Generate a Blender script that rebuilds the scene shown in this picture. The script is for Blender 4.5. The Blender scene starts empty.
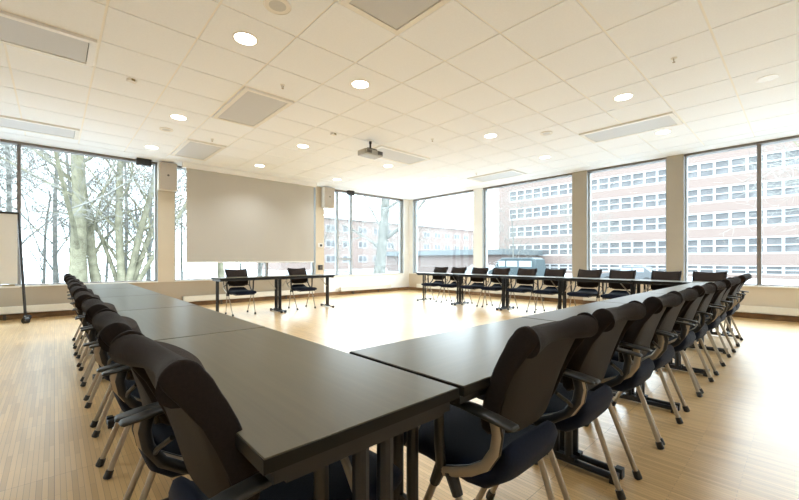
import bpy, math, random
from mathutils import Vector, Matrix, Quaternion

# ------------------------------------------------------------------ camera, sky, exposure
SC = bpy.context.scene
COL = SC.collection
PI = math.pi
cam_data = bpy.data.cameras.new('camera')
cam = bpy.data.objects.new('camera', cam_data)
COL.objects.link(cam)
SC.camera = cam
cam_data.sensor_fit = 'HORIZONTAL'
cam_data.sensor_width = 36.0
cam_data.lens = 36.0 * 374.0 / 799.0
cam_data.shift_x = 0.0
cam_data.shift_y = 10.0 / 799.0
cam_data.clip_start = 0.02
cam_data.clip_end = 600
cam.location = (0, 0, 1.07)
cam.rotation_euler = (PI / 2, 0, math.radians(47.3 - 90.0))

SC.view_settings.view_transform = 'Standard'
SC.view_settings.look = 'None'
SC.view_settings.gamma = 1.0
SC.view_settings.use_curve_mapping = False
SC.view_settings.exposure = 0.0
SC.cycles.diffuse_bounces = 8
SC.cycles.max_bounces = 16

SKY_LOW, SKY_TOP = 9.0, 19.0     # overcast: brighter overhead than at the horizon
LAMP = 14.0
w = bpy.data.worlds.new('overcast_sky')
SC.world = w
w.use_nodes = True
bg = w.node_tree.nodes['Background']
bg.inputs[0].default_value = (0.80, 0.91, 1.0, 1)
wt = w.node_tree
w_tc = wt.nodes.new('ShaderNodeTexCoord'); w_xyz = wt.nodes.new('ShaderNodeSeparateXYZ'); w_map = wt.nodes.new('ShaderNodeMapRange')
w_map.inputs[1].default_value = 0.0; w_map.inputs[2].default_value = 1.0
w_map.inputs[3].default_value = SKY_LOW; w_map.inputs[4].default_value = SKY_TOP
wt.links.new(w_tc.outputs['Generated'], w_xyz.inputs[0]); wt.links.new(w_xyz.outputs[2], w_map.inputs[0]); wt.links.new(w_map.outputs[0], bg.inputs[1])

WY, WX = 9.69, 9.41           # inner faces of the two window walls
GY, GX = WY + 0.16, WX + 0.16  # glass planes
CZ, SILL = 3.23, 0.58
BX, BY = -3.2, -2.6           # the two walls behind the camera

def portal(name, loc, rot, sx, sy):
    l = bpy.data.lights.new(name, 'AREA')
    l.shape = 'RECTANGLE'; l.size = sx; l.size_y = sy
    l.cycles.is_portal = True
    o = bpy.data.objects.new(name, l); COL.objects.link(o)
    o.location = loc; o.rotation_euler = rot
portal('window_light_left', ((BX + 9.2) / 2, GY + 0.1, (CZ + SILL) / 2), (-PI / 2, 0, 0), 9.2 - BX, CZ - SILL)
portal('window_light_right', (GX + 0.1, (BY + 9.5) / 2, (CZ + SILL) / 2), (PI / 2, 0, PI / 2), 9.5 - BY, CZ - SILL)

# ------------------------------------------------------------------ materials
def mat(name, col, rough=0.6, metal=0.0, spec=0.5, var=0.0, vscale=30.0, bump=0.0, bscale=200.0, sheen=0.0, coat=0.0):
    m = bpy.data.materials.new(name); m.use_nodes = True
    nt = m.node_tree; b = nt.nodes['Principled BSDF']
    b.inputs['Base Color'].default_value = (*col, 1)
    b.inputs['Roughness'].default_value = rough
    b.inputs['Metallic'].default_value = metal
    b.inputs['Specular IOR Level'].default_value = spec
    if sheen:
        b.inputs['Sheen Weight'].default_value = sheen
        b.inputs['Sheen Roughness'].default_value = 0.4
    if coat: b.inputs['Coat Weight'].default_value = coat; b.inputs['Coat Roughness'].default_value = 0.29
    tc = nt.nodes.new('ShaderNodeTexCoord')
    if var:
        n = nt.nodes.new('ShaderNodeTexNoise'); n.inputs['Scale'].default_value = vscale; n.inputs['Detail'].default_value = 4
        r = nt.nodes.new('ShaderNodeValToRGB')
        r.color_ramp.elements[0].position = 0.3; r.color_ramp.elements[1].position = 0.7
        r.color_ramp.elements[0].color = (*[c * (1 - var) for c in col], 1)
        r.color_ramp.elements[1].color = (*[min(1, c * (1 + var)) for c in col], 1)
        nt.links.new(tc.outputs['Object'], n.inputs['Vector'])
        nt.links.new(n.outputs[0], r.inputs[0]); nt.links.new(r.outputs[0], b.inputs['Base Color'])
    if bump:
        n2 = nt.nodes.new('ShaderNodeTexNoise'); n2.inputs['Scale'].default_value = bscale
        bp = nt.nodes.new('ShaderNodeBump'); bp.inputs['Strength'].default_value = bump; bp.inputs['Distance'].default_value = 0.002
        nt.links.new(tc.outputs['Object'], n2.inputs['Vector'])
        nt.links.new(n2.outputs[0], bp.inputs['Height']); nt.links.new(bp.outputs[0], b.inputs['Normal'])
    return m

def glass_mat():
    m = bpy.data.materials.new('window_glass'); m.use_nodes = True
    nt = m.node_tree; nt.nodes.clear()
    o = nt.nodes.new('ShaderNodeOutputMaterial'); mx = nt.nodes.new('ShaderNodeMixShader')
    t = nt.nodes.new('ShaderNodeBsdfTransparent'); t.inputs[0].default_value = (0.95, 0.975, 0.97, 1)
    g = nt.nodes.new('ShaderNodeBsdfGlossy'); g.inputs['Roughness'].default_value = 0.0
    f = nt.nodes.new('ShaderNodeFresnel'); f.inputs[0].default_value = 1.18
    nt.links.new(f.outputs[0], mx.inputs[0]); nt.links.new(t.outputs[0], mx.inputs[1]); nt.links.new(g.outputs[0], mx.inputs[2])
    nt.links.new(mx.outputs[0], o.inputs[0])
    return m

def emit_mat(name, col, s):
    m = bpy.data.materials.new(name); m.use_nodes = True
    b = m.node_tree.nodes['Principled BSDF']
    b.inputs['Base Color'].default_value = (0.9, 0.9, 0.88, 1)
    b.inputs['Emission Color'].default_value = (*col, 1); b.inputs['Emission Strength'].default_value = s
    return m

def parquet():
    m = mat('bamboo_parquet', (0.5, 0.33, 0.17), 0.33, spec=0.6, coat=0.85)
    nt = m.node_tree; b = nt.nodes['Principled BSDF']; tc = nt.nodes.new('ShaderNodeTexCoord')
    mp = nt.nodes.new('ShaderNodeMapping'); mp.inputs['Rotation'].default_value = (0, 0, PI / 2)
    br = nt.nodes.new('ShaderNodeTexBrick')
    br.offset = 0.5; br.offset_frequency = 2; br.squash = 1.0
    br.inputs['Scale'].default_value = 1.0
    br.inputs['Brick Width'].default_value = 0.42; br.inputs['Row Height'].default_value = 0.021
    br.inputs['Mortar Size'].default_value = 0.0008; br.inputs['Mortar Smooth'].default_value = 0.3
    br.inputs['Bias'].default_value = -0.1
    br.inputs['Color1'].default_value = (0.75, 0.505, 0.225, 1)
    br.inputs['Color2'].default_value = (0.56, 0.345, 0.13, 1)
    br.inputs['Mortar'].default_value = (0.30, 0.17, 0.075, 1)
    # wider boards the strips are laid in
    b2 = nt.nodes.new('ShaderNodeTexBrick'); b2.offset = 0.0
    b2.inputs['Scale'].default_value = 1.0
    b2.inputs['Brick Width'].default_value = 0.84; b2.inputs['Row Height'].default_value = 0.42
    b2.inputs['Mortar Size'].default_value = 0.0018
    b2.inputs['Color1'].default_value = (1, 1, 1, 1); b2.inputs['Color2'].default_value = (0.86, 0.84, 0.80, 1)
    b2.inputs['Mortar'].default_value = (0.6, 0.52, 0.42, 1)
    ns = nt.nodes.new('ShaderNodeTexNoise'); ns.inputs['Scale'].default_value = 1.3; ns.inputs['Detail'].default_value = 3
    mx = nt.nodes.new('ShaderNodeMix'); mx.data_type = 'RGBA'; mx.blend_type = 'MULTIPLY'; mx.inputs[0].default_value = 1.0
    rp = nt.nodes.new('ShaderNodeMapRange'); rp.inputs[1].default_value = 0.3; rp.inputs[2].default_value = 0.7
    rp.inputs[3].default_value = 0.34; rp.inputs[4].default_value = 0.44
    L = nt.links.new
    L(tc.outputs['Object'], mp.inputs['Vector'])
    L(mp.outputs[0], br.inputs['Vector']); L(mp.outputs[0], b2.inputs['Vector'])
    L(tc.outputs['Object'], ns.inputs['Vector']); L(ns.outputs[0], rp.inputs[0]); L(rp.outputs[0], b.inputs['Roughness'])
    L(br.outputs[0], mx.inputs[6]); L(b2.outputs[0], mx.inputs[7]); L(mx.outputs[2], b.inputs['Base Color'])
    return m

def laminate():
    m = mat('dark_oak_laminate', (0.07, 0.055, 0.035), 0.30, spec=0.5)
    nt = m.node_tree; b = nt.nodes['Principled BSDF']; tc = nt.nodes.new('ShaderNodeTexCoord')
    mp = nt.nodes.new('ShaderNodeMapping'); mp.inputs['Scale'].default_value = (0.9, 45, 12)
    n = nt.nodes.new('ShaderNodeTexNoise'); n.inputs['Scale'].default_value = 1.0; n.inputs['Detail'].default_value = 6; n.inputs['Roughness'].default_value = 0.65
    r = nt.nodes.new('ShaderNodeValToRGB')
    r.color_ramp.elements[0].position = 0.32; r.color_ramp.elements[1].position = 0.70
    r.color_ramp.elements[0].color = (0.060, 0.050, 0.026, 1); r.color_ramp.elements[1].color = (0.085, 0.071, 0.039, 1)
    L = nt.links.new
    L(tc.outputs['Object'], mp.inputs['Vector']); L(mp.outputs[0], n.inputs['Vector']); L(n.outputs[0], r.inputs[0]); L(r.outputs[0], b.inputs['Base Color'])
    return m

def brick_mat(name, c1, c2, mortar):
    m = mat(name, c1, 0.9, spec=0.2)
    nt = m.node_tree; b = nt.nodes['Principled BSDF']; tc = nt.nodes.new('ShaderNodeTexCoord')
    mp = nt.nodes.new('ShaderNodeMapping'); mp.inputs['Rotation'].default_value = (0, PI / 2, PI / 2)
    sx = nt.nodes.new('ShaderNodeSeparateXYZ'); cb = nt.nodes.new('ShaderNodeCombineXYZ'); ad = nt.nodes.new('ShaderNodeMath')
    br = nt.nodes.new('ShaderNodeTexBrick'); br.inputs['Scale'].default_value = 1.0
    br.inputs['Brick Width'].default_value = 0.24; br.inputs['Row Height'].default_value = 0.075; br.inputs['Mortar Size'].default_value = 0.008
    br.inputs['Color1'].default_value = (*c1, 1); br.inputs['Color2'].default_value = (*c2, 1); br.inputs['Mortar'].default_value = (*mortar, 1)
    L = nt.links.new
    L(tc.outputs['Object'], sx.inputs[0]); L(sx.outputs[0], ad.inputs[0]); L(sx.outputs[1], ad.inputs[1])
    L(ad.outputs[0], cb.inputs[0]); L(sx.outputs[2], cb.inputs[1]); L(cb.outputs[0], br.inputs['Vector']); L(br.outputs[0], b.inputs['Base Color'])
    return m

M = {}
M['floor'] = parquet()
M['lam'] = laminate()
M['glass'] = glass_mat()
M['edge'] = mat('black_brown_edging', (0.008, 0.007, 0.0055), 0.55, spec=0.2, var=0.15)
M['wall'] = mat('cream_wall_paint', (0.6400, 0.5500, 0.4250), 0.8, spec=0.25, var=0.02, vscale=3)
M['wall_left'] = mat('shaded_wall_paint', (0.44, 0.37, 0.285), 0.8, spec=0.25, var=0.02, vscale=3)  # left low wall: darker copy of the wall paint, its shade mixed into the colour
M['pillar'] = mat('grey_beige_pillar_shaded', (0.42, 0.375, 0.305), 0.8, spec=0.25, var=0.02, vscale=3)  # backlit silhouette of the right posts darkened into their colour
M['white_wall'] = mat('white_wall_paint', (0.90, 0.90, 0.88), 0.8, spec=0.25, var=0.02, vscale=3)
M['tile'] = mat('ceiling_tile', (0.885, 0.915, 0.96), 0.95, spec=0.1, var=0.015, vscale=60)
M['tbar'] = mat('white_ceiling_rail', (0.90, 0.88, 0.84), 0.6, var=0.01)
M['plaster'] = mat('white_plaster', (0.85, 0.87, 0.90), 0.9, spec=0.1, var=0.01)
M['frame'] = mat('grey_window_aluminium', (0.20, 0.18, 0.165), 0.45, metal=0.3, var=0.05)
M['reveal'] = mat('pale_grey_window_reveal', (0.3600, 0.3850, 0.4000), 0.5, var=0.03)
M['sill'] = mat('white_sill', (0.82, 0.80, 0.76), 0.45, var=0.02)
M['baseboard'] = mat('oak_baseboard', (0.24, 0.135, 0.06), 0.5, var=0.2, vscale=8)
M['radiator'] = mat('cream_radiator_enamel', (0.80, 0.76, 0.66), 0.45, var=0.02)
M['grille'] = mat('dark_grille', (0.10, 0.085, 0.07), 0.6, var=0.1)
M['fabric'] = mat('dark_brown_wool', (0.0160, 0.0105, 0.0085), 0.9, spec=0.2, var=0.18, vscale=160, bump=0.5, bscale=500, sheen=0.06)
M['fabric_front'] = mat('black_brown_wool', (0.0340, 0.0235, 0.0190), 0.9, spec=0.2, var=0.18, vscale=160, bump=0.5, bscale=500, sheen=0.03)
M['panel'] = mat('taupe_back_shell', (0.0180, 0.0125, 0.0085), 0.75, spec=0.3, var=0.1, vscale=120, bump=0.3, bscale=400)
M['navy'] = mat('navy_wool', (0.006, 0.009, 0.022), 0.85, spec=0.2, var=0.2, vscale=160, bump=0.5, bscale=500, sheen=0.05)
M['champagne'] = mat('champagne_metal', (0.42, 0.365, 0.29), 0.38, metal=0.7, var=0.04)
M['black'] = mat('black_plastic', (0.016, 0.015, 0.015), 0.42, var=0.15)
M['steel'] = mat('black_steel', (0.024, 0.024, 0.026), 0.4, metal=0.4, var=0.1)
M['arm'] = mat('black_rubber_arm', (0.016, 0.015, 0.012), 0.45, var=0.1)
M['screen'] = mat('projection_cloth', (0.5000, 0.4650, 0.4100), 0.9, spec=0.1, var=0.01)
M['white_plastic'] = mat('white_plastic', (0.82, 0.80, 0.76), 0.4, var=0.02)
M['speaker'] = mat('grey_beige_speaker', (0.60, 0.54, 0.46), 0.6, var=0.03)
M['speaker_front'] = mat('speaker_cloth', (0.50, 0.44, 0.37), 0.9, var=0.06, vscale=300)
M['grey_mesh'] = mat('grey_perforated_metal', (0.60, 0.60, 0.59), 0.6, var=0.06, vscale=400)
M['diff'] = mat('air_diffuser_grey', (0.60, 0.61, 0.63), 0.6, var=0.04, vscale=200)
M['proj'] = mat('silver_projector', (0.36, 0.33, 0.28), 0.45, metal=0.3, var=0.03)
M['lens'] = mat('lens_glass', (0.05, 0.05, 0.06), 0.05, spec=0.8)
M['gold'] = mat('brass_tray', (0.26, 0.20, 0.08), 0.4, metal=0.3, var=0.1)
M['board'] = mat('whiteboard_enamel', (0.80, 0.78, 0.74), 0.25, var=0.01)
M['lamp'] = emit_mat('lit_lamp', (1.0, 0.90, 0.74), 14.0)
M['bark'] = mat('mossy_bark', (0.1417, 0.1334, 0.0935), 0.95, spec=0.1, var=0.3, vscale=4)
M['bark_grey'] = mat('grey_bark', (0.113, 0.113, 0.102), 0.95, spec=0.1, var=0.3, vscale=4)
M['twig'] = mat('grey_twig', (0.1500, 0.1480, 0.1350), 0.95, spec=0.1, var=0.2, vscale=4)
M['brick'] = brick_mat('salmon_brick', (0.155, 0.114, 0.100), (0.140, 0.102, 0.089), (0.158, 0.134, 0.122))
M['brick_red'] = brick_mat('rust_brick', (0.123, 0.093, 0.083), (0.110, 0.081, 0.073), (0.130, 0.117, 0.107))
M['bwhite'] = mat('white_facade_frame', (0.2547, 0.2547, 0.2547), 0.6, var=0.04, vscale=2)
M['bglass'] = mat('facade_glass', (0.0850, 0.0840, 0.0860), 0.3, spec=0.2, var=0.4, vscale=0.5)
M['roof'] = mat('teal_grey_roof', (0.0765, 0.0882, 0.0918), 0.8, var=0.1)
M['snow'] = mat('thin_snow', (0.31, 0.32, 0.33), 0.95, spec=0.1, var=0.12, vscale=0.4)
M['asphalt'] = mat('wet_asphalt', (0.0963, 0.1134, 0.1251), 0.6, spec=0.2, var=0.15, vscale=1.0)
M['kerb'] = mat('granite_kerb', (0.0900, 0.0927, 0.0963), 0.8, var=0.1)
M['teal'] = mat('teal_car_paint', (0.0360, 0.0490, 0.0530), 0.4, spec=0.3, var=0.05)
M['white_car'] = mat('white_car_paint', (0.2061, 0.2124, 0.2187), 0.4, spec=0.3, var=0.03)
M['blue_car'] = mat('pale_blue_car_paint', (0.0800, 0.0850, 0.0900), 0.4, spec=0.3, var=0.03)
M['tyre'] = mat('tyre_rubber', (0.03, 0.03, 0.03), 0.8, var=0.1)
M['car_glass'] = mat('car_glass', (0.22, 0.25, 0.27), 0.08, spec=0.6)

# ------------------------------------------------------------------ mesh building
class MB:
    def __init__(self): self.v = []; self.f = []
    def box(self, cx, cy, cz, sx, sy, sz, R=None):
        n = len(self.v)
        for dx in (-.5, .5):
            for dy in (-.5, .5):
                for dz in (-.5, .5):
                    p = Vector((dx * sx, dy * sy, dz * sz))
                    if R: p = R @ p
                    self.v.append((p.x + cx, p.y + cy, p.z + cz))
        for q in ((0, 1, 3, 2), (4, 6, 7, 5), (0, 4, 5, 1), (2, 3, 7, 6), (0, 2, 6, 4), (1, 5, 7, 3)):
            self.f.append(tuple(n + i for i in q))
        return self
    def span(self, x0, x1, y0, y1, z0, z1):
        return self.box((x0 + x1) / 2, (y0 + y1) / 2, (z0 + z1) / 2, abs(x1 - x0), abs(y1 - y0), abs(z1 - z0))
    def loft(self, rings, cap=True, closed=False):
        n = len(self.v); k = len(rings[0])
        for r in rings:
            for p in r: self.v.append(tuple(p))
        m = len(rings)
        for i in range(m if closed else m - 1):
            a = n + i * k; b = n + ((i + 1) % m) * k
            for j in range(k):
                j2 = (j + 1) % k
                self.f.append((a + j, a + j2, b + j2, b + j))
        if cap and not closed:
            self.f.append(tuple(n + j for j in reversed(range(k))))
            self.f.append(tuple(n + (m - 1) * k + j for j in range(k)))
        return self
    def tube(self, pts, r, n=8, flat=None, side=None):
        pts = [Vector(p) for p in pts]; m = len(pts)
        rs = r if isinstance(r, (list, tuple)) else [r] * m
        rings = []; U = None
        for i, p in enumerate(pts):
            t = (pts[min(i + 1, m - 1)] - pts[max(i - 1, 0)]).normalized()
            if U is None:
                ref = Vector(side) if side else (Vector((0, 0, 1)) if abs(t.z) < 0.9 else Vector((1, 0, 0)))
            else: ref = U
            U = (ref - t * ref.dot(t)).normalized(); V = t.cross(U)
            fu, fv = (flat if flat else (1, 1))
            rings.append([p + U * (math.cos(2 * PI * j / n) * rs[i] * fu) + V * (math.sin(2 * PI * j / n) * rs[i] * fv) for j in range(n)])
        return self.loft(rings)
    def lathe(self, prof, n=24, c=(0, 0, 0)):
        rings = [[(c[0] + r * math.cos(2 * PI * j / n), c[1] + r * math.sin(2 * PI * j / n), c[2] + z) for j in range(n)] for r, z in prof]
        return self.loft(rings)
    def build(self, name, material, parent=None, smooth=35, bevel=0.0, kind=None, sub=0):
        me = bpy.data.meshes.new(name); me.from_pydata(self.v, [], self.f); me.update()
        me.validate()
        import bmesh
        bm = bmesh.new(); bm.from_mesh(me); bmesh.ops.recalc_face_normals(bm, faces=bm.faces); bm.to_mesh(me); bm.free()
        if smooth:
            for p in me.polygons: p.use_smooth = True
            me.set_sharp_from_angle(angle=math.radians(smooth))
        me.materials.append(material)
        o = bpy.data.objects.new(name, me); COL.objects.link(o)
        if parent: o.parent = parent
        if bevel:
            b = o.modifiers.new('bevel', 'BEVEL'); b.width = bevel; b.segments = 2; b.limit_method = 'ANGLE'
        if sub:
            s = o.modifiers.new('subdivision', 'SUBSURF'); s.levels = sub; s.render_levels = sub
        if kind: o['kind'] = kind
        return o

def ring(c, A, N, hw, ht, k=16, e=0.5):
    """superellipse ring around c, width axis A, thickness axis N"""
    c = Vector(c); A = Vector(A); N = Vector(N); out = []
    for j in range(k):
        t = 2 * PI * j / k; ct, st = math.cos(t), math.sin(t)
        out.append(c + A * (math.copysign(abs(ct) ** e, ct) * hw) + N * (math.copysign(abs(st) ** e, st) * ht))
    return out

def thing(name, label, cat, loc=(0, 0, 0), rz=0.0, group=None):
    o = bpy.data.objects.new(name, None); COL.objects.link(o)
    o.location = loc; o.rotation_euler = (0, 0, rz); o.empty_display_size = 0.1
    return tag(o, label, cat, group)

def tag(o, label, cat, group=None):
    o['label'] = label; o['category'] = cat
    if group: o['group'] = group
    return o

def dup(src, loc, rz=None, label=None, group=None, scale=None):
    def rec(o, par):
        c = o.copy(); COL.objects.link(c)
        if par: c.parent = par
        for ch in o.children: rec(ch, c)
        return c
    r = rec(src, None); r.location = loc
    if rz is not None: r.rotation_euler = (0, 0, rz)
    if scale: r.scale = scale
    if label: r['label'] = label
    if group: r['group'] = group
    return r

ORD = ['first', 'second', 'third', 'fourth', 'fifth', 'sixth', 'seventh', 'eighth', 'ninth', 'tenth', 'eleventh']

# ------------------------------------------------------------------ room shell
MB().span(BX - .25, WX + .26, BY - .25, WY + .26, -0.2, 0).build('floor', M['floor'], smooth=0, kind='structure')

# ceiling: grid of tiles dropped a little below white rails, smooth band along the windows
GX0, GDX, GY0, GDY = 0.33, 0.697, 0.60, 0.684
XE, YE = GX0 + 12.5 * GDX, GY0 + 12.55 * GDY
c = MB()
c.span(BX - .25, WX + .26, BY - .25, WY + .26, CZ + .008, CZ + .3)
ceil = c.build('ceiling', M['tbar'], smooth=0, kind='structure')
t = MB()
holes = []   # grid cells taken by diffusers: (i, j)
def cell(i, j): return (GX0 + i * GDX, GX0 + (i + 1) * GDX, GY0 + j * GDY, GY0 + (j + 1) * GDY)
DIFF = [  # i0, i1, j0, j1 in grid cells, label
    (-2, 0, 6, 7, 'long grey ceiling diffuser, the nearer of the two at the upper left edge'),
    (-2, 0, 11, 12, 'long grey ceiling diffuser beside the left window, above the flip chart'),
    (2, 3, 6, 8, 'square looking ceiling diffuser between the camera and the projection screen'),
    (2, 3, 10, 12, 'grey ceiling diffuser just in front of the left end of the projection screen'),
    (2, 3, 1, 3, 'large ceiling diffuser nearest the camera, cut by the top edge'),
    (6, 8, 7, 8, 'pale bluish ceiling diffuser right behind the projector'),
    (9, 10, 1, 3, 'long ceiling diffuser at the right, beside the windows facing the office building'),
    (11, 12, 6, 8, 'faint far ceiling diffuser near the corner of the window walls'),
]
for d in DIFF:
    for i in range(d[0], d[1]):
        for j in range(d[2], d[3]): holes.append((i, j))
g = 0.010
for i in range(-5, 13):
    for j in range(-5, 13):
        if (i, j) in holes: continue
        x0, x1, y0, y1 = cell(i, j)
        x1 = min(x1, XE); y1 = min(y1, YE); x0 = max(x0, BX); y0 = max(y0, BY)
        t.span(x0 + g, x1 - g, y0 + g, y1 - g, CZ, CZ + .0085)
o = t.build('tile_field', M['tile'], ceil, smooth=0)
p = MB()
p.span(BX, WX + .26, YE, WY + .26, CZ - .002, CZ + .0085)
p.span(XE, WX + .26, BY, YE, CZ - .002, CZ + .0085)
p.build('plaster_band', M['plaster'], ceil, smooth=0)

# walls: low wall under the windows and the pillars between them
LW = [(BX, 1.68, [(-0.48, .05)]), (2.005, 5.61, [(4.2, .05)]), (5.89, 9.14, [(6.44, .06), (6.96, .06)])]
RW = [(6.87, 9.5, []), (3.9, 6.54, []), (1.96, 3.56, []), (BY, 1.675, [(0.57, .06)])]
a = MB()
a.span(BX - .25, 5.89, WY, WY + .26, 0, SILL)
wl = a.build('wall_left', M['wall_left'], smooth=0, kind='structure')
MB().span(5.89, WX + .26, WY, WY + .26, 0, SILL).build('low_wall', M['white_wall'], wl, smooth=0)
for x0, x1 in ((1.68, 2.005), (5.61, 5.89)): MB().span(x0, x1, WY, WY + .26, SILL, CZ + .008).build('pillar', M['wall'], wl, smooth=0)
a = MB()
a.span(WX, WX + .26, BY - .25, WY, 0, SILL)
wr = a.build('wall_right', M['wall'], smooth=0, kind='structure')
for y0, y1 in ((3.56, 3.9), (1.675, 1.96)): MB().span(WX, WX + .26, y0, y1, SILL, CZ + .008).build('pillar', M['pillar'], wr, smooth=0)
m = MB(); m.span(9.14, WX + .26, WY, WY + .26, SILL, CZ + .008); m.span(WX, WX + .26, 9.5, WY, SILL, CZ + .008)
m.build('trim_1', M['white_wall'], smooth=0, kind='structure')
MB().span(WX, WX + .26, 6.54, 6.87, SILL, CZ + .008).build('trim_2', M['white_wall'], smooth=0, kind='structure')
MB().span(BX - .25, BX, BY - .25, WY + .26, 0, CZ + .008).build('wall_back', M['white_wall'], smooth=0, kind='structure')
MB().span(BX, WX, BY - .25, BY, 0, CZ + .008).build('wall_front', M['white_wall'], smooth=0, kind='structure')

def window(n, axis, lo, hi, mull, transoms=(), pale=False):
    """axis 'x': window in the left wall spanning x lo..hi; 'y': window in the right wall"""
    def sp(m, a0, a1, d0, d1, z0, z1):
        if axis == 'x': m.span(a0, a1, WY + d0, WY + d1, z0, z1)
        else: m.span(WX + d0, WX + d1, a0, a1, z0, z1)
    f = MB(); z1 = CZ - .003; z0 = SILL
    fw = .035
    sp(f, lo, hi, .10, .22, z0, z0 + .04); sp(f, lo, hi, .03, .22, z1 - .045, z1)
    mf = MB() if pale else f
    for mpos, mw in mull: sp(mf, mpos - mw / 2, mpos + mw / 2, .10, .22, z0 + .045, z1 - .045)
    for t0, t1, tz in transoms: sp(mf, t0, t1, .11, .21, tz - .03, tz + .03)
    o = f.build('window_%d' % n, M['frame'], smooth=0, kind='structure')
    if pale: mf.build('mullion', M['reveal'], o, smooth=0)
    g_ = MB(); cuts = [lo + fw] + [q for mpos, mw in mull for q in (mpos - mw / 2, mpos + mw / 2)] + [hi - fw]
    for i in range(0, len(cuts), 2): sp(g_, cuts[i], cuts[i + 1], .155, .165, z0 + .045, z1 - .045)
    g_.build('glass', M['glass'], o, smooth=0)
    jb = MB(); sp(jb, lo, lo + fw, .10, .22, z0 + .045, z1 - .045); sp(jb, hi - fw, hi, .10, .22, z0 + .045, z1 - .045)
    jb.build('jamb', M['reveal'], o, smooth=0)
    s = MB(); sp(s, lo + .002, hi - .002, -.025, .10, z0, z0 + .022); s.build('sill', M['sill'], o, smooth=0)
    r = MB()
    sp(r, lo, lo + .006, .005, .10, z0 + .022, z1 - .045); sp(r, hi - .006, hi, .005, .10, z0 + .022, z1 - .045)
    r.build('reveal', M['reveal'], o, smooth=0)
window(1, 'x', *LW[0]); window(2, 'x', *LW[1]); window(3, 'x', *LW[2], transoms=[(6.47, 6.93, 1.10)], pale=True)
for i, q in enumerate(RW): window(4 + i, 'y', *q)

b = MB(); b.span(BX, WX - .015, WY - .015, WY, 0, .105); b.build('baseboard_left', M['baseboard'], smooth=0, kind='structure')
b = MB(); b.span(WX - .015, WX, BY, WY, 0, .105); b.build('baseboard_right', M['baseboard'], smooth=0, kind='structure')

# low convector radiators under the windows
def radiator(axis, lo, hi, label):
    L = hi - lo
    loc = ((lo + hi) / 2, WY, 0) if axis == 'x' else (WX, (lo + hi) / 2, 0)
    t = thing('radiator', label, 'radiator', loc, 0 if axis == 'x' else -PI / 2, 'low radiators under the windows')
    m = MB(); m.span(-L / 2, L / 2, -.115, -.105, .105, .235); m.span(-L / 2, L / 2, -.115, -.02, .105, .115)
    m.span(-L / 2, -L / 2 + .01, -.115, -.02, .105, .235); m.span(L / 2 - .01, L / 2, -.115, -.02, .105, .235)
    m.span(-L / 2, L / 2, -.03, -.0155, .115, .235)
    m.build('casing', M['radiator'], t, smooth=0)
    m = MB()
    for k in range(5): m.span(-L / 2 + .01, L / 2 - .01, -.102 + k * .016, -.094 + k * .016, .215, .232)
    m.build('grille', M['radiator'], t, smooth=0)
    n = max(2, int(L / 1.2))
    for k in range(n):
        x = -L / 2 + (k + .5) * L / n
        m = MB(); m.span(x - .02, x + .02, -.075, -.045, 0, .105); m.build('foot', M['grille'], t, smooth=0)
radiator('x', -2.9, 1.6, 'long cream radiator under the left window behind the flip chart')
radiator('x', 2.15, 5.5, 'low cream radiator under the projection screen')
radiator('x', 6.4, 8.45, 'short white radiator under the narrow opening window near the corner')
radiator('y', 6.9, 9.2, 'low radiator on the right wall nearest the corner')
radiator('y', 4.0, 6.45, 'low radiator behind the middle of the far table row')
radiator('y', 1.95, 3.6, 'low radiator behind the near end of the far table row')
radiator('y', -2.3, 1.6, 'long cream radiator at right edge under the divided window')

# ------------------------------------------------------------------ ceiling fittings
for (i0, i1, j0, j1, lab) in DIFF:
    x0, x1 = GX0 + i0 * GDX, GX0 + i1 * GDX; y0, y1 = GY0 + j0 * GDY, GY0 + j1 * GDY
    t = thing('ceiling_diffuser', lab, 'air vent', ((x0 + x1) / 2, (y0 + y1) / 2, CZ + .0075), 0, 'air diffusers in the ceiling')
    hx, hy = (x1 - x0) / 2 - .02, (y1 - y0) / 2 - .02; fw = .055
    m = MB()
    zt, zb = .0, -.030
    m.span(-hx, hx, -hy, -hy + fw, zb, zt); m.span(-hx, hx, hy - fw, hy, zb, zt)
    m.span(-hx, -hx + fw, -hy + fw, hy - fw, zb, zt); m.span(hx - fw, hx, -hy + fw, hy - fw, zb, zt)
    m.build('frame', M['white_plastic'], t, smooth=0)
    m = MB(); m.span(-hx + fw + .006, hx - fw - .006, -hy + fw + .006, hy - fw - .006, -.024, -.010)
    m.build('panel', M['diff'], t, smooth=0)
    m = MB(); m.span(-hx + fw, hx - fw, -hy + fw, hy - fw, -.008, 0); m.build('backing', M['grille'], t, smooth=0)

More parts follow.
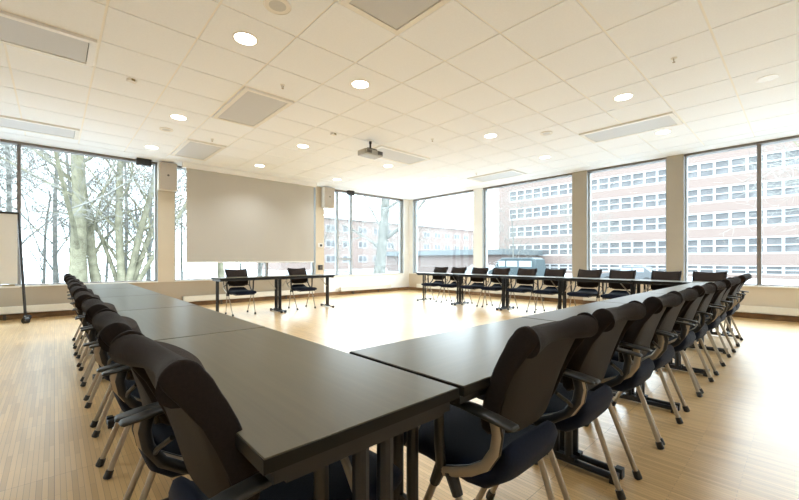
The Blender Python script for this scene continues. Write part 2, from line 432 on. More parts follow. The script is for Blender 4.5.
LAMPS = [
    (1.37, 3.70, 'large lit downlight at upper left, beside the round grey speaker'),
    (2.76, 3.70, 'lit downlight between the nearest and the square ceiling diffusers'),
    (5.54, 1.63, 'lit downlight at upper right, nearer the camera than the long right diffuser'),
    (1.38, 6.42, 'lit downlight at left, between the square diffuser and the ceiling edge'),
    (1.37, 8.47, 'lit downlight close to the left window, above the black blind motor'),
    (3.46, 6.45, 'lit downlight between the square diffuser and the projector'),
    (5.57, 3.70, 'lit downlight in the middle of the ceiling, right of the projector'),
    (7.55, 1.62, 'lit downlight touching the far side of the long right diffuser'),
    (7.57, 3.70, 'lit downlight near the top of the middle right window'),
    (3.45, 8.45, 'lit downlight directly above the projection screen, left of its middle'),
    (7.67, 6.50, 'small lit downlight near the wall post beside the corner window'),
    (7.64, 8.55, 'faint far downlight closest to the room corner'),
    (5.62, 6.47, 'small lit downlight just beyond the projector lens'),
    (5.57, 8.50, 'lit downlight above the right wall speaker'),
    (1.37, 1.63, 'unseen downlight added above the near end of the tables'),  # from here on out of view, added to light the room
    (-0.7, 3.70, 'unseen downlight added at the far left above the floor'), (-0.7, -0.4, 'unseen downlight added behind the camera at left'), (3.45, -1.0, 'unseen downlight added behind the right table row'),
    (7.55, -1.0, 'unseen downlight added in the right rear of the room'),
]
lamp_light = bpy.data.lights.new('downlight_bulb', 'AREA'); lamp_light.shape = 'DISK'; lamp_light.size = .18
lamp_light.energy = LAMP; lamp_light.color = (0.84, 0.93, 1.0); lamp_light.spread = math.radians(118)
first = None
for k, (x, y, lab) in enumerate(LAMPS):
    if first is None:
        t = thing('downlight', lab, 'ceiling light', (x, y, CZ), 0, 'round downlights in the ceiling')
        m = MB(); m.lathe([(.100, .0), (.118, .0), (.118, -.004), (.108, -.007), (.100, -.005)], 28)
        m.build('trim_ring', M['white_plastic'], t)
        m = MB(); m.lathe([(.001, -.002), (.100, -.002), (.100, -.006), (.001, -.009)], 28); m.build('diffuser', M['lamp'], t)
        l = bpy.data.objects.new('bulb', lamp_light); COL.objects.link(l); l.parent = t; l.location = (0, 0, -.012)
        first = t
    else: dup(first, (x, y, CZ), label=lab)

def round_speaker(x, y, r, lab):
    t = thing('ceiling_speaker', lab, 'speaker', (x, y, CZ), 0, 'round speakers in the ceiling')
    MB().lathe([(r * .92, .0), (r, .0), (r, -.008), (r * .95, -.012), (r * .92, -.008)], 32).build('rim', M['white_plastic'], t)
    MB().lathe([(.001, -.002), (r * .92, -.002), (r * .92, -.007), (.001, -.010)], 32).build('grille', M['grey_mesh'], t)
round_speaker(1.39, 3.03, .115, 'round grey ceiling speaker cut by the top edge of the photo')
round_speaker(1.36, 7.16, .10, 'round grey ceiling speaker between two downlights at left')
round_speaker(6.15, 2.98, .10, 'round grey ceiling speaker left of the long right diffuser')
t = thing('ceiling_speaker', 'pale flush disc in the ceiling tile at far right', 'speaker', (6.22, .30, CZ), 0, 'round speakers in the ceiling')
MB().lathe([(.085, 0), (.095, 0), (.095, -.006), (.085, -.006)], 28).build('rim', M['white_plastic'], t)
MB().lathe([(.001, -.001), (.085, -.001), (.085, -.004), (.001, -.004)], 28).build('cover', M['tile'], t)

def sprinkler(x, y, lab):
    t = thing('sprinkler', lab, 'sprinkler', (x, y, CZ), 0, 'sprinkler heads in the ceiling')
    MB().lathe([(.001, 0), (.03, 0), (.028, -.006), (.010, -.010), (.008, -.03), (.001, -.032)], 14).build('body', M['white_plastic'], t)
    m = MB(); m.tube([(-.012, 0, -.008), (-.012, 0, -.034), (0, 0, -.044), (.012, 0, -.034), (.012, 0, -.008)], .0025, 6)
    m.lathe([(.001, -.044), (.014, -.044), (.014, -.047), (.001, -.047)], 12); m.build('deflector', M['champagne'], t)
sprinkler(2.07, 4.37, 'small sprinkler head near the square ceiling diffuser')
sprinkler(4.87, .95, 'sprinkler head at upper right, nearest the camera on that side')
sprinkler(4.96, 4.51, 'sprinkler head right of the projector')
sprinkler(2.07, 7.17, 'sprinkler head in front of the diffuser by the screen')
sprinkler(7.70, 5.53, 'sprinkler head above the corner window post')
def sensor(x, y, lab):
    t = thing('motion_sensor', lab, 'sensor', (x, y, CZ), .3, 'white sensors on the ceiling')
    MB().span(-.045, .045, -.035, .035, -.035, 0).build('body', M['white_plastic'], t, bevel=.006)
    MB().span(-.02, .02, -.041, -.035, -.03, -.008).build('lens', M['gold'], t, smooth=0)
sensor(.68, 5.45, 'small cream ceiling sensor at left between two grid lines')
sensor(3.49, 5.44, 'small ceiling sensor just left of the projector')

# projector on its ceiling pole
t = thing('projector', 'silver projector hanging from the ceiling on a black pole', 'projector', (4.20, 5.33, CZ)); t.scale = (.74, .74, .92)
MB().lathe([(.001, 0), (.085, 0), (.085, -.012), (.03, -.02), (.001, -.02)], 20).build('ceiling_plate', M['white_plastic'], t)
m = MB(); m.lathe([(.024, -.012), (.024, -.17), (.001, -.17)], 14); m.lathe([(.034, -.02), (.034, -.06), (.024, -.07)], 14); m.build('pole', M['black'], t)
m = MB(); m.box(0, 0, -.175, .26, .16, .018); m.box(-.12, 0, -.19, .025, .2, .03); m.box(.12, 0, -.19, .025, .2, .03); m.build('bracket', M['black'], t, smooth=0)
hw = [(-.27, .0), (-.265, .045), (.265, .045), (.27, .0), (.265, -.055), (-.265, -.055)]
m = MB()
rings = []
for y, s in ((-.17, .93), (-.155, 1), (.155, 1), (.17, .93)): rings.append([(px * s, y, -.255 + pz * s) for px, pz in hw])
m.loft(rings); body = m.build('body', M['proj'], t, smooth=30, bevel=.008)
m = MB()
for k in range(7): m.span(-.22 + k * .02, -.21 + k * .02, -.176, -.168, -.285, -.225)
m.build('vent', M['grille'], body, smooth=0)
m = MB(); m.tube([(.16, .165, -.25), (.16, .215, -.25)], .048, 20); lz = m.build('lens_barrel', M['black'], t)
m = MB(); m.tube([(.16, .213, -.25), (.16, .218, -.25)], .036, 20); m.build('lens', M['lens'], lz)
m = MB(); m.span(.10, .25, -.178, -.168, -.29, -.22); m.build('connector_panel', M['grille'], t, smooth=0)

# projection screen
t = thing('projection_screen', 'large cream projection screen pulled down in front of the window', 'projection screen', (3.735, 9.3, 0))
MB().span(-1.66, 1.66, -.06, .06, 3.11, CZ - .003).build('casing', M['white_plastic'], t, bevel=.01)
m = MB(); m.span(-1.585, 1.585, -.003, .003, 1.03, 3.12); m.build('cloth', M['screen'], t, smooth=0)
m = MB(); m.tube([(-1.59, 0, 1.02), (1.59, 0, 1.02)], .014, 10); m.build('weight_bar', M['white_plastic'], t)

# wall speakers on the pillars
def wall_speaker(x, lab, wd=.35):
    t = thing('wall_speaker', lab, 'speaker', (x, WY, 2.9), 0, 'speakers on the left wall pillars')
    MB().box(0, -.03, 0, .12, .06, .3).build('bracket', M['grille'], t, smooth=0)
    b_ = MB().box(0, -.155, 0, wd, .19, .60).build('cabinet', M['speaker'], t, bevel=.012)
    MB().box(0, -.256, 0, wd - .03, .012, .57).build('grille', M['speaker_front'], t, bevel=.004)
    m = MB(); m.tube([(0, -.262, .02), (0, -.266, .02)], .022, 14); m.build('badge', M['grille'], t)
wall_speaker(1.83, 'grey beige speaker box on the pillar left of the screen')
wall_speaker(5.93, 'grey beige speaker box on the pillar right of the screen')
tag(MB().span(1.27, 1.54, 9.52, 9.66, 3.09, CZ - .004).build('blind_motor', M['black'], bevel=.006), 'small black box under the ceiling, left of the left speaker', 'blind motor', 'black boxes at the window heads')
tag(MB().span(6.68, 6.90, 9.55, 9.66, 3.09, CZ - .004).build('blind_motor', M['black'], bevel=.006), 'small dark box at window head near the room corner', 'blind motor', 'black boxes at the window heads')
def wallbox(name, z, lab, cat, h_):
    t = thing(name, lab, cat, (5.76, WY, z))
    MB().box(0, -.012, 0, .15, .024, h_).build('plate', M['white_plastic' if name == 'thermostat' else 'black'], t, bevel=.004)
    MB().box(.012, -.027, 0, .07, .006, h_ * .55).build('face', M['black' if name == 'thermostat' else 'grille'], t, smooth=0)
wallbox('thermostat', 1.50, 'white wall control with dark display on the pillar right of the screen', 'wall switch', .12)
wallbox('wall_socket', .85, 'black wall box low on the pillar right of the screen', 'wall socket', .14)

# flip chart stand
t = thing('flip_chart', 'white flip chart board on black castor stand at left edge', 'flip chart', (-.80, 9.15, 0))
MB().span(-.40, .335, -.012, .012, .66, 1.86).build('board', M['board'], t, bevel=.004)
m = MB(); m.span(-.42, .36, -.03, .02, 1.85, 1.885); m.build('clamp_bar', M['black'], t, bevel=.004)
m = MB(); m.span(-.40, .36, -.09, 0, .60, .625); m.span(-.40, .36, -.09, -.083, .625, .632); tr = m.build('pen_tray', M['white_plastic'], t, smooth=0)
for k, (x, L_) in enumerate(((-.02, .15), (.16, .15))):
    m = MB(); m.tube([(x, -.055, .641), (x + L_, -.052, .641)], .016, 8); tag(m.build('marker_pen', M['gold'], None), ['brass coloured marker in the flip chart tray, the left one', 'brass coloured marker in the flip chart tray, the right one'][k], 'pen', 'markers in the flip chart tray').location = (-.80, 9.15, 0)
for s in (-1, 1):
    m = MB(); m.tube([(s * .345, .02, 1.88), (s * .385, .03, 1.0), (s * .43, .04, .10)], .020, 8); m.build('leg', M['black'], t)
    m = MB(); m.tube([(s * .43, -.24, .095), (s * .43, .25, .095)], .017, 8); ft = m.build('foot', M['black'], t)
    for y in (-.22, .23):
        m = MB(); m.tube([(s * .43 + .015 - .03, y - .02, .048), (s * .43 + .015 + .03, y + .02, .048)], .048, 16); m.tube([(s * .43, y, .04), (s * .43, y, .09)], .011, 8); m.build('castor', M['black'], ft)

# ------------------------------------------------------------------ tables
TT = 0.737; TH = 0.026; TW = 0.52
def make_table(L, lab, group, loc, rz):
    t = thing('folding_table', lab, 'table', loc, rz, group)
    hl, hw_ = L / 2 - .003, TW / 2
    MB().span(-hl + .002, hl - .002, -hw_ + .002, hw_ - .002, TT - TH + .001, TT).build('tabletop', M['lam'], t, bevel=.0015)
    m = MB(); e = .0025
    m.span(-hl - 0, hl, -hw_, -hw_ + .002, TT - TH, TT - e); m.span(-hl, hl, hw_ - .002, hw_, TT - TH, TT - e)
    m.span(-hl, -hl + .002, -hw_ + .002, hw_ - .002, TT - TH, TT - e); m.span(hl - .002, hl, -hw_ + .002, hw_ - .002, TT - TH, TT - e)
    m.span(-hl, hl, -hw_, hw_, TT - TH - .001, TT - TH + .001)
    m.build('edge_band', M['edge'], t, smooth=0)
    m = MB(); zt = TT - TH - .001
    for s in (-1, 1): m.span(-hl + .012, hl - .012, s * .225 - .012, s * .225 + .012, zt - .030, zt)
    for s in (-1, 1): m.span(s * (hl - .024) - .012, s * (hl - .024) + .012, -.213, .213, zt - .036, zt)
    m.build('rail', M['steel'], t, smooth=0)
    for s in (-1, 1):
        x = s * (L / 2 - .036)
        m = MB()
        for y in (-.034, .034): m.tube([(x, y, .035), (x, y, zt - .03)], .019, 10, flat=(1, 1))
        m.box(x, 0, .30, .018, .10, .03); m.box(x, 0, zt - .02, .024, .30, .03)
        lg = m.build('leg', M['steel'], t)
        m = MB()
        m.tube([(x, -.245, .030), (x, .245, .030)], .019, 10, flat=(.8, 1.1)); m.box(x, 0, .045, .036, .14, .025)
        ft = m.build('foot', M['steel'], lg)
        for y in (-.25, .25):
            m = MB(); m.box(x, y, .027, .042, .035, .048); m.lathe([(.001, .0), (.014, .0), (.014, .006), (.001, .006)], 10, (x, y, 0)); m.build('foot_cap', M['black'], lg, bevel=.006)
        m = MB(); m.tube([(x - s * .012, .0, .47), (x - s * .20, 0, zt - .012)], .010, 8); m.build('brace', M['champagne'], t)
    return t

ROW_L = 'tables of the left row'; ROW_R = 'tables of the right row'; ROW_F = 'tables of the far row'; ROW_S = 'tables in front of the screen'
lt = [.609 + 1.2145 * k for k in range(6)]
pos = ['nearest the camera, its near corner in the foreground', 'second from the camera', 'third from the camera', 'fourth from the camera', 'farthest, by the left window']
first_table = None
for k in range(5):
    lab = 'dark wood table of the left row, ' + pos[k]
    loc = ((.256 + .776) / 2, (lt[k] + lt[k + 1]) / 2, 0)
    if k == 0: first_table = make_table(1.2145, lab, ROW_L, loc, PI / 2)
    else: dup(first_table, loc, PI / 2, lab, ROW_L)
pos = ['nearest the camera, butted against the left row', 'second from the camera', 'third from the camera', 'fourth from the camera', 'farthest, at the right end']
for k in range(5):
    dup(first_table, (.788 + 1.2165 * (k + .5), .868, 0), 0, 'dark wood table of the right row, ' + pos[k], ROW_R)
pos = ['nearest the right table row', 'second from the right table row', 'in the middle of the row', 'second from the room corner', 'nearest the room corner']
for k in range(5):
    dup(first_table, (7.19, .70 + 1.235 * (k + .5), 0), PI / 2, 'dark table of the far row by the right windows, ' + pos[k], ROW_F)
dup(first_table, (2.80, 7.41, 0), 0, 'narrow dark folding table in front of the screen, left one', ROW_S)
dup(first_table, (4.02, 7.41, 0), 0, 'narrow dark folding table in front of the screen, right one', ROW_S)

# ------------------------------------------------------------------ chairs
def make_chair(lab, group, loc, rz):
    t = thing('armchair', lab, 'chair', loc, rz, group)
    X = Vector((1, 0, 0))
    # seat cushion, curling up at the rear
    st = [(.238, .428, .004, .150), (.240, .432, .016, .172), (.228, .438, .027, .190), (.19, .442, .033, .203), (.10, .443, .034, .212), (0, .439, .034, .214),
          (-.10, .431, .037, .212), (-.16, .427, .044, .208), (-.205, .431, .048, .200), (-.240, .452, .043, .188), (-.258, .484, .033, .170), (-.262, .510, .020, .150), (-.262, .526, .006, .120)]
    rings = []
    for i, (y, z, ht, hw_) in enumerate(st):
        a_, b_ = st[max(i - 1, 0)], st[min(i + 1, len(st) - 1)]
        tg = Vector((0, b_[0] - a_[0], b_[1] - a_[1])).normalized()
        if i < 2: tg = Vector((0, -1, .15)).normalized()
        N = X.cross(tg).normalized()
        rings.append(ring((0, y, z), X, N, hw_, ht, 24, .55))
    MB().loft(rings).build('seat', M['navy'], t, smooth=60)
    # back: padded front, shell behind, roll over the top, dark side bands; the top corners sweep back a little
    def back_y(z):
        u = (z - .50) / .38
        return -.235 - .065 * u - .040 * u * u
    def wing(z, f):
        u = max(0, (z - .50) / .38)
        return (.016 - .046 * u * u) * f * f
    def back_sheet(name, zs, off, ht, m_, shrink=0.0):
        K = 15; rings_ = []
        for z, hw_ in zs:
            hw2 = max(.02, hw_ - shrink); rf, rb = [], []
            for j in range(K):
                f = -1 + 2 * j / (K - 1)
                edge = max((1 - abs(f) ** 7) ** .5, .12)
                x = f * hw2; y = back_y(z) + wing(z, x / .2) + off
                rf.append((x, y + ht * edge, z)); rb.append((x, y - ht * edge, z))
            rings_.append([(q[0], q[1], q[2] + .010) for q in rf + rb[::-1]])
        return MB().loft(rings_).build(name, m_, t, smooth=60)
    prof = [(.535, .100), (.539, .126), (.549, .150), (.567, .170), (.595, .182), (.635, .188), (.68, .191), (.74, .193), (.79, .194), (.825, .195), (.848, .193), (.858, .186)]
    back_sheet('backrest', prof, .020, .024, M['fabric_front'])
    back_sheet('back_shell', [(z, w_) for z, w_ in prof if z < .84], -.008, .010, M['panel'], .016)
    K = 19; rings = []
    for j in range(K):
        f = -1 + 2 * j / (K - 1); x = f * .199
        endf = max(.7, (1 - abs(f) ** 12)) ** .5
        w2 = f * f
        ry, rz = (.027 + .018 * w2) * endf, (.026 + .021 * w2) * endf
        y = back_y(.858) + wing(.858, x / .2) + .000; z = .840
        rings.append([(x, y + ry * math.cos(2 * PI * q / 16), z + .010 + rz * math.sin(2 * PI * q / 16)) for q in range(16)])
    MB().loft(rings).build('head_roll', M['fabric'], t, smooth=60)
    for s in (-1, 1):
        zs = [(.545, .158, .008), (.565, .176, .020), (.60, .187, .026), (.65, .192, .029), (.70, .194, .031), (.75, .196, .033), (.79, .197, .037)]
        zs += [(.81, .198, .038), (.828, .199, .0405)] + [(.84 + .0445 * q, .199 - .005 * q ** 3, .0415 * max(.02, 1 - q * q) ** .5) for q in (0, .25, .45, .62, .76, .87, .95, 1.0)]
        rr_ = []
        for z, hx_, ht in zs:
            zz = min(z, .858); k_ = min(1, max(0, (z - .75) / .08))
            y = back_y(zz) + wing(zz, 1.0) + .012 * (1 - k_) + .003 * k_
            rr_.append(ring((s * (hx_ + .001), y, z + .010), X, (0, 1, 0), .009, ht, 16, .85))
        MB().loft(rr_).build('side_band', M['fabric'], t, smooth=60)
    # under-seat frame
    m = MB(); m.tube([(-.225, -.12, .415), (.225, -.12, .415)], .013, 8); m.tube([(-.17, .14, .402), (.17, .14, .402)], .010, 8)
    for s in (-1, 1): m.tube([(s * .17, -.12, .412), (s * .17, .16, .402)], .011, 8)
    m.build('seat_frame', M['black'], t)
    for s in (-1, 1):
        MB().tube([(s * .254, -.285, .545), (s * .215, -.288, .572), (s * .165, -.268, .61)], .007, 8).build('back_bracket', M['black'], t)
        pts = [(s * .258, -.300, .647), (s * .258, -.308, .61), (s * .257, -.300, .565), (s * .254, -.268, .515), (s * .250, -.215, .478), (s * .246, -.16, .452), (s * .243, -.11, .432)]
        asup = MB().tube(pts, .012, 10, flat=(.7, 1.35), side=(1, 0, 0)).build('arm_support', M['black'], t, smooth=60)
        MB().tube([(p[0] + s * .0085, p[1], p[2]) for p in pts], .012, 8, flat=(.3, 1.2), side=(1, 0, 0)).build('trim_strip', M['champagne'], asup, smooth=60)
        MB().tube([(s * .258, -.105, .655), (s * .257, -.102, .61), (s * .252, -.098, .52), (s * .244, -.10, .435)], .0125, 10, flat=(1.15, 1.4), side=(1, 0, 0)).build('arm_post', M['black'], t, smooth=60)
        pad = []
        for y, z, hw_, ht in ((-.362, .645, .016, .003), (-.356, .646, .021, .0065), (-.30, .653, .023, .008), (-.20, .662, .022, .008), (-.12, .664, .020, .008), (-.088, .660, .018, .007), (-.080, .658, .012, .003)):
            pad.append(ring((s * .262, y, z), X, (0, 0, 1), hw_, ht, 14, .6))
        MB().loft(pad).build('armrest', M['arm'], t, smooth=60)
        for y0, y1, nm in ((-.135, -.298, 'r'), (-.09, .115, 'f')):
            a_ = Vector((s * .238, y0, .43)); b_ = Vector((s * .212, y1, 0.0))
            d_ = b_ - a_
            m = MB(); m.tube([a_ + d_ * .04, a_ + d_ * .955], .0108, 10, flat=(.85, 1.15)); lg = m.build('leg', M['champagne'], t)
            m = MB(); m.tube([a_ - d_ * .02, a_ + d_ * .13], [.020, .0165], 10); m.build('leg_socket', M['black'], lg)
            m = MB(); m.tube([a_ + d_ * .915, a_ + d_ * .985, b_ + Vector((0, 0, .001))], [.0165, .0185, .017], 10); m.build('foot_cap', M['black'], lg)
    return t

R_DIST = [1.112, 1.65, 2.31, 2.80, 3.50, 4.03, 4.73, 5.23, 5.99, 6.50]
L_DIST = [.965, 1.50, 2.10, 2.69, 3.31, 3.93, 4.53, 5.14, 5.75, 6.36]
F_DIST = [6.55, 5.96, 5.31, 4.73, 4.08, 3.48, 2.81, 2.23, 1.576, 1.01]
rnd = random.Random(7)
chair = None
for k, x in enumerate(R_DIST):
    lab = 'dark brown armchair along the right table row, ' + (ORD[k] + ' from the camera' if k else 'nearest the camera, seen from behind')
    loc = (x, .855 + rnd.uniform(-.008, .008), 0); rz = rnd.uniform(-.025, .025) if k else 0
    if chair is None: chair = make_chair(lab, 'chairs along the right table row', loc, rz)
    else: dup(chair, loc, rz, lab, 'chairs along the right table row')
for k, y in enumerate(L_DIST):
    lab = 'dark brown armchair along the left table row, ' + (ORD[k] + ' from the camera' if k else 'nearest the camera at bottom left')
    dup(chair, ((.478 if k else .505) + rnd.uniform(-.008, .008), y, 0), -PI / 2 + (rnd.uniform(-.025, .025) if k else .07), lab, 'chairs along the left table row')
for k, y in enumerate(F_DIST):
    lab = 'dark armchair behind the far table row, ' + (ORD[k] + ' from the room corner' if k else 'nearest the room corner')
    dup(chair, (7.22 + rnd.uniform(-.01, .01), y, 0), PI / 2 + rnd.uniform(-.03, .03), lab, 'chairs behind the far table row')
dup(chair, (2.70, 7.46, 0), PI, 'dark armchair behind the screen tables, the left of the two', 'chairs in front of the screen')
dup(chair, (4.03, 7.46, 0), PI, 'dark armchair behind the screen tables, the right of the two', 'chairs in front of the screen')

# ------------------------------------------------------------------ outdoors
GZ = -0.9
m = MB(); m.span(-60, 160, WY + .3, 170, GZ - .3, GZ); m.span(WX + .3, 160, -90, WY + .3, GZ - .3, GZ)
m.build('ground', M['snow'], smooth=0, kind='structure')
MB().span(22, 36, -60, 60, GZ, GZ + .02).build('road', M['asphalt'], smooth=0, kind='structure')
MB().span(36, 36.3, -60, 60, GZ, GZ + .14).build('kerb', M['kerb'], smooth=0, kind='structure')

# office building across the road
t = thing('office_building', 'long pale brick office building with rows of white windows across the road', 'building', (55, 15, GZ))
z0 = -GZ
Y0, Y1 = -32, 20.0
bands = [(-.5, .5)] + [(2.65 + 2.93 * q - .94, 2.65 + 2.93 * q + .94) for q in range(5)]
m = MB(); prev = 0
for lo, hi in [(a_ + z0, b_ + z0) for a_, b_ in bands]:
    m.span(0, 12, Y0, Y1, prev, lo)
    prev = hi
m.span(0, 12, Y0, Y1, prev, prev + 1.6)
for lo, hi in [(a_ + z0, b_ + z0) for a_, b_ in bands]: m.span(0, 12, Y1 - 2.0, Y1, lo, hi)
m.span(.6, 12, Y0 + .5, Y1 - .5, 0, prev + 1)
m.build('brick_wall', M['brick'], t, smooth=0)
MB().span(-.3, 12.3, Y0 - .3, Y1 + .3, prev + 1.6, prev + 1.85).build('roof_edge', M['bwhite'], t, smooth=0)
UW = 2.74
protow = None
for bi, (lo, hi) in enumerate(bands):
    lo += z0; hi += z0; H = hi - lo
    for k in range(16):
        y = Y1 - 2.0 - UW * (k + .5)
        if protow is None or bi in (0, 1):
            if k == 0 or protow is None:
                m = MB(); hx = UW / 2
                fh = .12 if bi == 0 else .20
                m.span(.02, .2, -hx, -hx + .13, 0, H); m.span(.02, .2, hx - .13, hx, 0, H)
                m.span(.03, .2, -.12, .12, fh, H - fh)
                m.span(.02, .2, -hx + .13, hx - .13, 0, fh); m.span(.02, .2, -hx + .13, hx - .13, H - fh, H)
                m.span(.04, .2, -hx + .13, hx - .13, H * .5 - .07, H * .5 + .07)
                win = m.build('window', M['bwhite'], t, smooth=0); win.location = (0, y, lo)
                pn = MB().span(.14, .18, -hx + .13, hx - .13, fh, H - fh).build('pane', M['bglass'], win, smooth=0)
                protow = win; protop = pn
                continue
        c_ = protow.copy(); COL.objects.link(c_); c_.parent = t; c_.location = (0, y, lo)
        q_ = protop.copy(); COL.objects.link(q_); q_.parent = c_

# lower annex with a dark flat roof and a farther brick block
t = thing('annex_building', 'low brick annex with a flat teal grey roof left of the office building', 'building', (44, 37, GZ))
MB().span(0, 10, -9.5, 14, 0, 2.7).build('brick_wall', M['brick_red'], t, smooth=0)
MB().span(-.6, 10.5, -10, 14.5, 2.7, 3.45).build('roof', M['roof'], t, smooth=0)
t = thing('brick_block', 'distant faded brick block behind the trees at the room corner', 'building', (48, 66, GZ))
MB().span(-17, 46, 0, 12, 0, 10.5).build('brick_wall', M['brick'], t, smooth=0)
MB().span(-17.3, 46.3, -.3, 12.3, 10.5, 10.9).build('roof_edge', M['bwhite'], t, smooth=0)
wp = None
for zz in (1.5, 4.6, 7.7):
    for k in range(15):
        x = -14.5 + k * 4.1
        if wp is None:
            m = MB(); m.span(-1.2, 1.2, -.06, .04, 0, .12); m.span(-1.2, 1.2, -.06, .04, 1.38, 1.5)
            for xx in (-1.14, 0, 1.14): m.span(xx - .06, xx + .06, -.06, .04, .12, 1.38)
            wp = m.build('window', M['bwhite'], t, smooth=0); wp.location = (x, 0, zz)
            wq = MB().span(-1.1, 1.1, -.02, -.005, .12, 1.38).build('pane', M['bglass'], wp, smooth=0)
        else:
            c_ = wp.copy(); COL.objects.link(c_); c_.parent = t; c_.location = (x, 0, zz)
            q_ = wq.copy(); COL.objects.link(q_); q_.parent = c_

def car(lab, loc, rz, body_mat, van=False):
    t = thing('van' if van else 'car', lab, 'van' if van else 'car', loc, rz, 'cars parked outside')
    if van: prof = [(-2.3, .35), (-2.35, 1.2), (-2.2, 2.0), (-1.9, 2.15), (.9, 2.15), (1.35, 1.9), (1.75, 1.2), (2.3, 1.0), (2.4, .35)]
    else: prof = [(-2.1, .3), (-2.15, .85), (-1.75, .98), (-1.2, 1.42), (.3, 1.45), (1.0, .98), (2.0, .82), (2.15, .3)]
    m = MB(); m.loft([[(x * s, y, z if z < .9 else .9 + (z - .9) * s) for x, z in prof] for y, s in ((-.86, .95), (-.80, 1), (.80, 1), (.86, .95))])
    m.build('body', body_mat, t, smooth=30)
    for s in (-1, 1):
        if van: qs = [(-1.9, -.75), (-.6, .45), (.6, 1.25)]
        else: qs = [(-1.15, -.4), (-.3, .45)]
        for a_, b_ in qs:
            m = MB(); m.box((a_ + b_) / 2, s * .862, 1.62 if van else 1.17, b_ - a_, .02, .5 if van else .30); m.build('side_window', M['car_glass'], t, smooth=0)
        for x in (-1.35, 1.4):
            m = MB(); m.tube([(x, s * .70, .32), (x, s * .89, .32)], .32, 18); m.build('wheel', M['tyre'], t)
    return t
car('teal van parked outside behind the far chairs near the corner', (30, 17.3, GZ + .02), PI / 2, M['teal'], True)
car('white car parked left of the teal van', (31, 22.0, GZ + .02), PI / 2, M['white_car'])
car('pale blue car parked outside the right windows', (34, 9.5, GZ + .02), PI / 2, M['blue_car'])

# bare winter trees
def tree_mesh(seed, H, r0, lean, depth, spread=.55, fork=None, low=.2):
    rg = random.Random(seed); trunk, twig = MB(), MB()
    def branch(p, d, L, r, lev):
        n = 5 if lev == 0 else 4
        pts = [p.copy()]; q = p.copy(); dd = d.copy()
        for i in range(n):
            jit = .06 if lev == 0 else .20
            dd = (dd + Vector((rg.uniform(-1, 1), rg.uniform(-1, 1), rg.uniform(-.6, .9))) * jit).normalized()
            q = q + dd * (L / n); pts.append(q.copy())
        r1 = r * (.55 if lev == 0 else .45)
        rs = [r + (r1 - r) * i / n for i in range(n + 1)]
        if lev == 0: rs[0] = r * 1.25
        (trunk if lev <= 1 else twig).tube(pts, rs, 9 if lev == 0 else (6 if lev == 1 else 3))
        if lev >= depth: return
        k = {0: 10, 1: 6, 2: 5, 3: 4}.get(lev, 3)
        for j in range(k):
            f = (low + (1 - low) * (j + rg.random() * .7) / k) if lev == 0 else (.2 + .8 * (j + rg.random()) / k)
            f = min(f, .98); i = int(f * n); fr = f * n - i
            bp = pts[i].lerp(pts[min(i + 1, n)], fr)
            ax = (pts[min(i + 1, n)] - pts[i]).normalized()
            ang = rg.uniform(0, 2 * PI)
            side = ax.orthogonal().normalized(); side.rotate(Quaternion(ax, ang))
            nd = (ax * (1 - spread) + side * (spread + rg.uniform(-.1, .25)) + Vector((0, 0, rg.uniform(-.1, .2)))).normalized()
            rr = (r + (r1 - r) * f) * (rg.uniform(.22, .42) if lev == 0 else rg.uniform(.35, .5))
            branch(bp, nd, L * rg.uniform(.42, .62), max(rr, .013 if lev < 2 else .008), lev + 1)
    if fork:
        for (dx, dy, Lf, rf) in fork: branch(Vector((0, 0, 0)), Vector((dx, dy, 1)).normalized(), Lf, rf, 0)
    else: branch(Vector((0, 0, 0)), Vector((lean[0], lean[1], 1)).normalized(), H, r0, 0)
    return trunk, twig
def tree(lab, seed, loc, H, r0, lean=(0, 0), depth=4, bark='bark', group='bare trees outside the windows', fork=None, spread=.55, low=.2):
    t = thing('bare_tree', lab, 'tree', loc, 0, group)
    a_, b_ = tree_mesh(seed, H, r0, lean, depth, spread, fork, low)
    a_.build('trunk', M[bark], t, smooth=60); b_.build('twigs', M['twig'], t, smooth=0)
    return t
T1 = tree('thick mossy tree trunk in the middle of the left window', 3, (.69, 20, GZ), 11, .30, (.04, 0), depth=5)
T2 = tree('leaning mossy trunk right of the thick one in the left window', 5, (1.45, 20.4, GZ), 9, .19, (-.16, 0))
T3 = tree('mossy tree forking into several stems at right of the left window', 9, (2.25, 20, GZ), 9, .2, depth=3, fork=[(-.08, .05, 8.5, .17), (.10, 0, 8.5, .16), (.24, .1, 8, .13), (-.3, .2, 5, .10), (.42, -.1, 7, .11)])
T4 = tree('thick leaning tree in the window nearest the room corner', 12, (13.25, 16.2, GZ), 10, .33, (.12, -.03), bark='bark_grey')
T5 = tree('slim grey tree in the background of the left window, left side', 21, (-1.5, 27, GZ), 10, .13, depth=5, bark='bark_grey', low=.1)
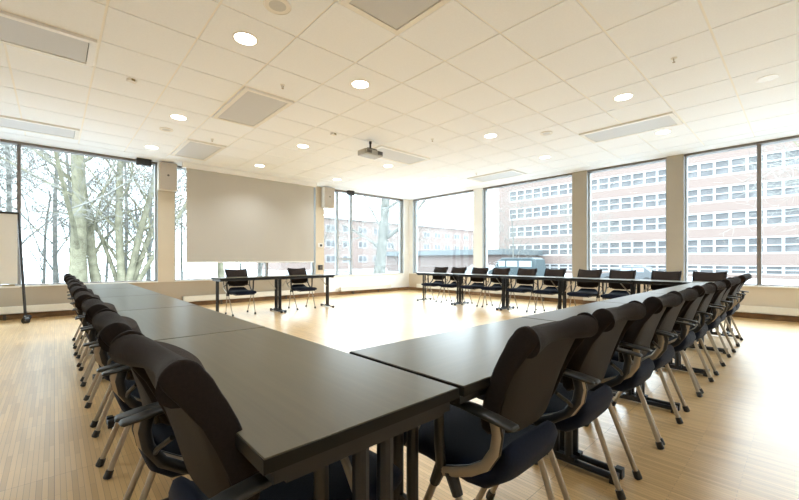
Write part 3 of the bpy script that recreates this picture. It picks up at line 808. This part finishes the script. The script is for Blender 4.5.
rest = [(T5, (.1, 30, GZ), 1.2, 1.0, 'slender background tree left of the thick mossy trunk'),
        (T5, (-2.2, 24, GZ), 4.4, .7, 'low twiggy tree between the flip chart and the thick trunk'),
        (T5, (3.0, 27, GZ), 3.6, .8, 'twiggy tree behind the forked tree in the left window'),
        (T5, (1.0, 36, GZ), 5.6, 1.1, 'far grey tree straight behind the thick mossy trunk'),
        (T5, (-3.9, 34, GZ), 1.7, 1.1, 'far grey tree at the left edge of the left window'),
        (T5, (-1.6, 22, GZ), 0.7, 0.45, 'small bare shrub just right of the flip chart in the window'),
        (T5, (-0.35, 23.5, GZ), 2.0, 0.5, 'small bare shrub left of the thick mossy trunk'),
        (T5, (1.9, 24, GZ), 3.1, 0.48, 'small bare shrub between the leaning trunk and the forked tree'),
        (T5, (3.1, 23, GZ), 4.2, 0.5, 'small bare shrub right of the forked tree'),
        (T5, (-3.0, 26, GZ), 5.1, 0.6, 'small bare shrub seen through the window at far left edge'),
        (T5, (5.6, 25, GZ), 0.3, 0.5, 'small bare shrub below the left part of the screen'),
        (T5, (9.3, 26, GZ), 1.5, 0.5, 'small bare shrub below the middle of the screen'),
        (T5, (4.5, 29, GZ), 2.2, .95, 'slender background tree seen left of the screen'),
        (T1, (-5.5, 25, GZ), 3.0, .8, 'broad tree behind the flip chart'),
        (T2, (7.5, 24, GZ), 1.0, 1.0, 'leaning tree behind the projection screen'),
        (T5, (11, 27, GZ), 4.0, 1.1, 'tall tree behind the right part of the screen'),
        (T5, (18, 31, GZ), 5.0, .9, 'faint tree left of the thick leaning corner tree'),
        (T5, (25, 26.8, GZ), .5, .8, 'slim tree in the corner window of the right wall'),
        (T5, (40, 23.5, GZ), 3.4, .75, 'small street tree in front of the office building'),
        (T2, (22, -1.1, GZ), 1.9, .9, 'twiggy tree at the right edge in front of the office'),
        (T5, (38, 15.2, GZ), 0.9, .55, 'small bare tree low in front of the office windows')]
for src, loc, rz, sc, lab in rest: dup(src, loc, rz, lab, scale=(sc, sc, sc))
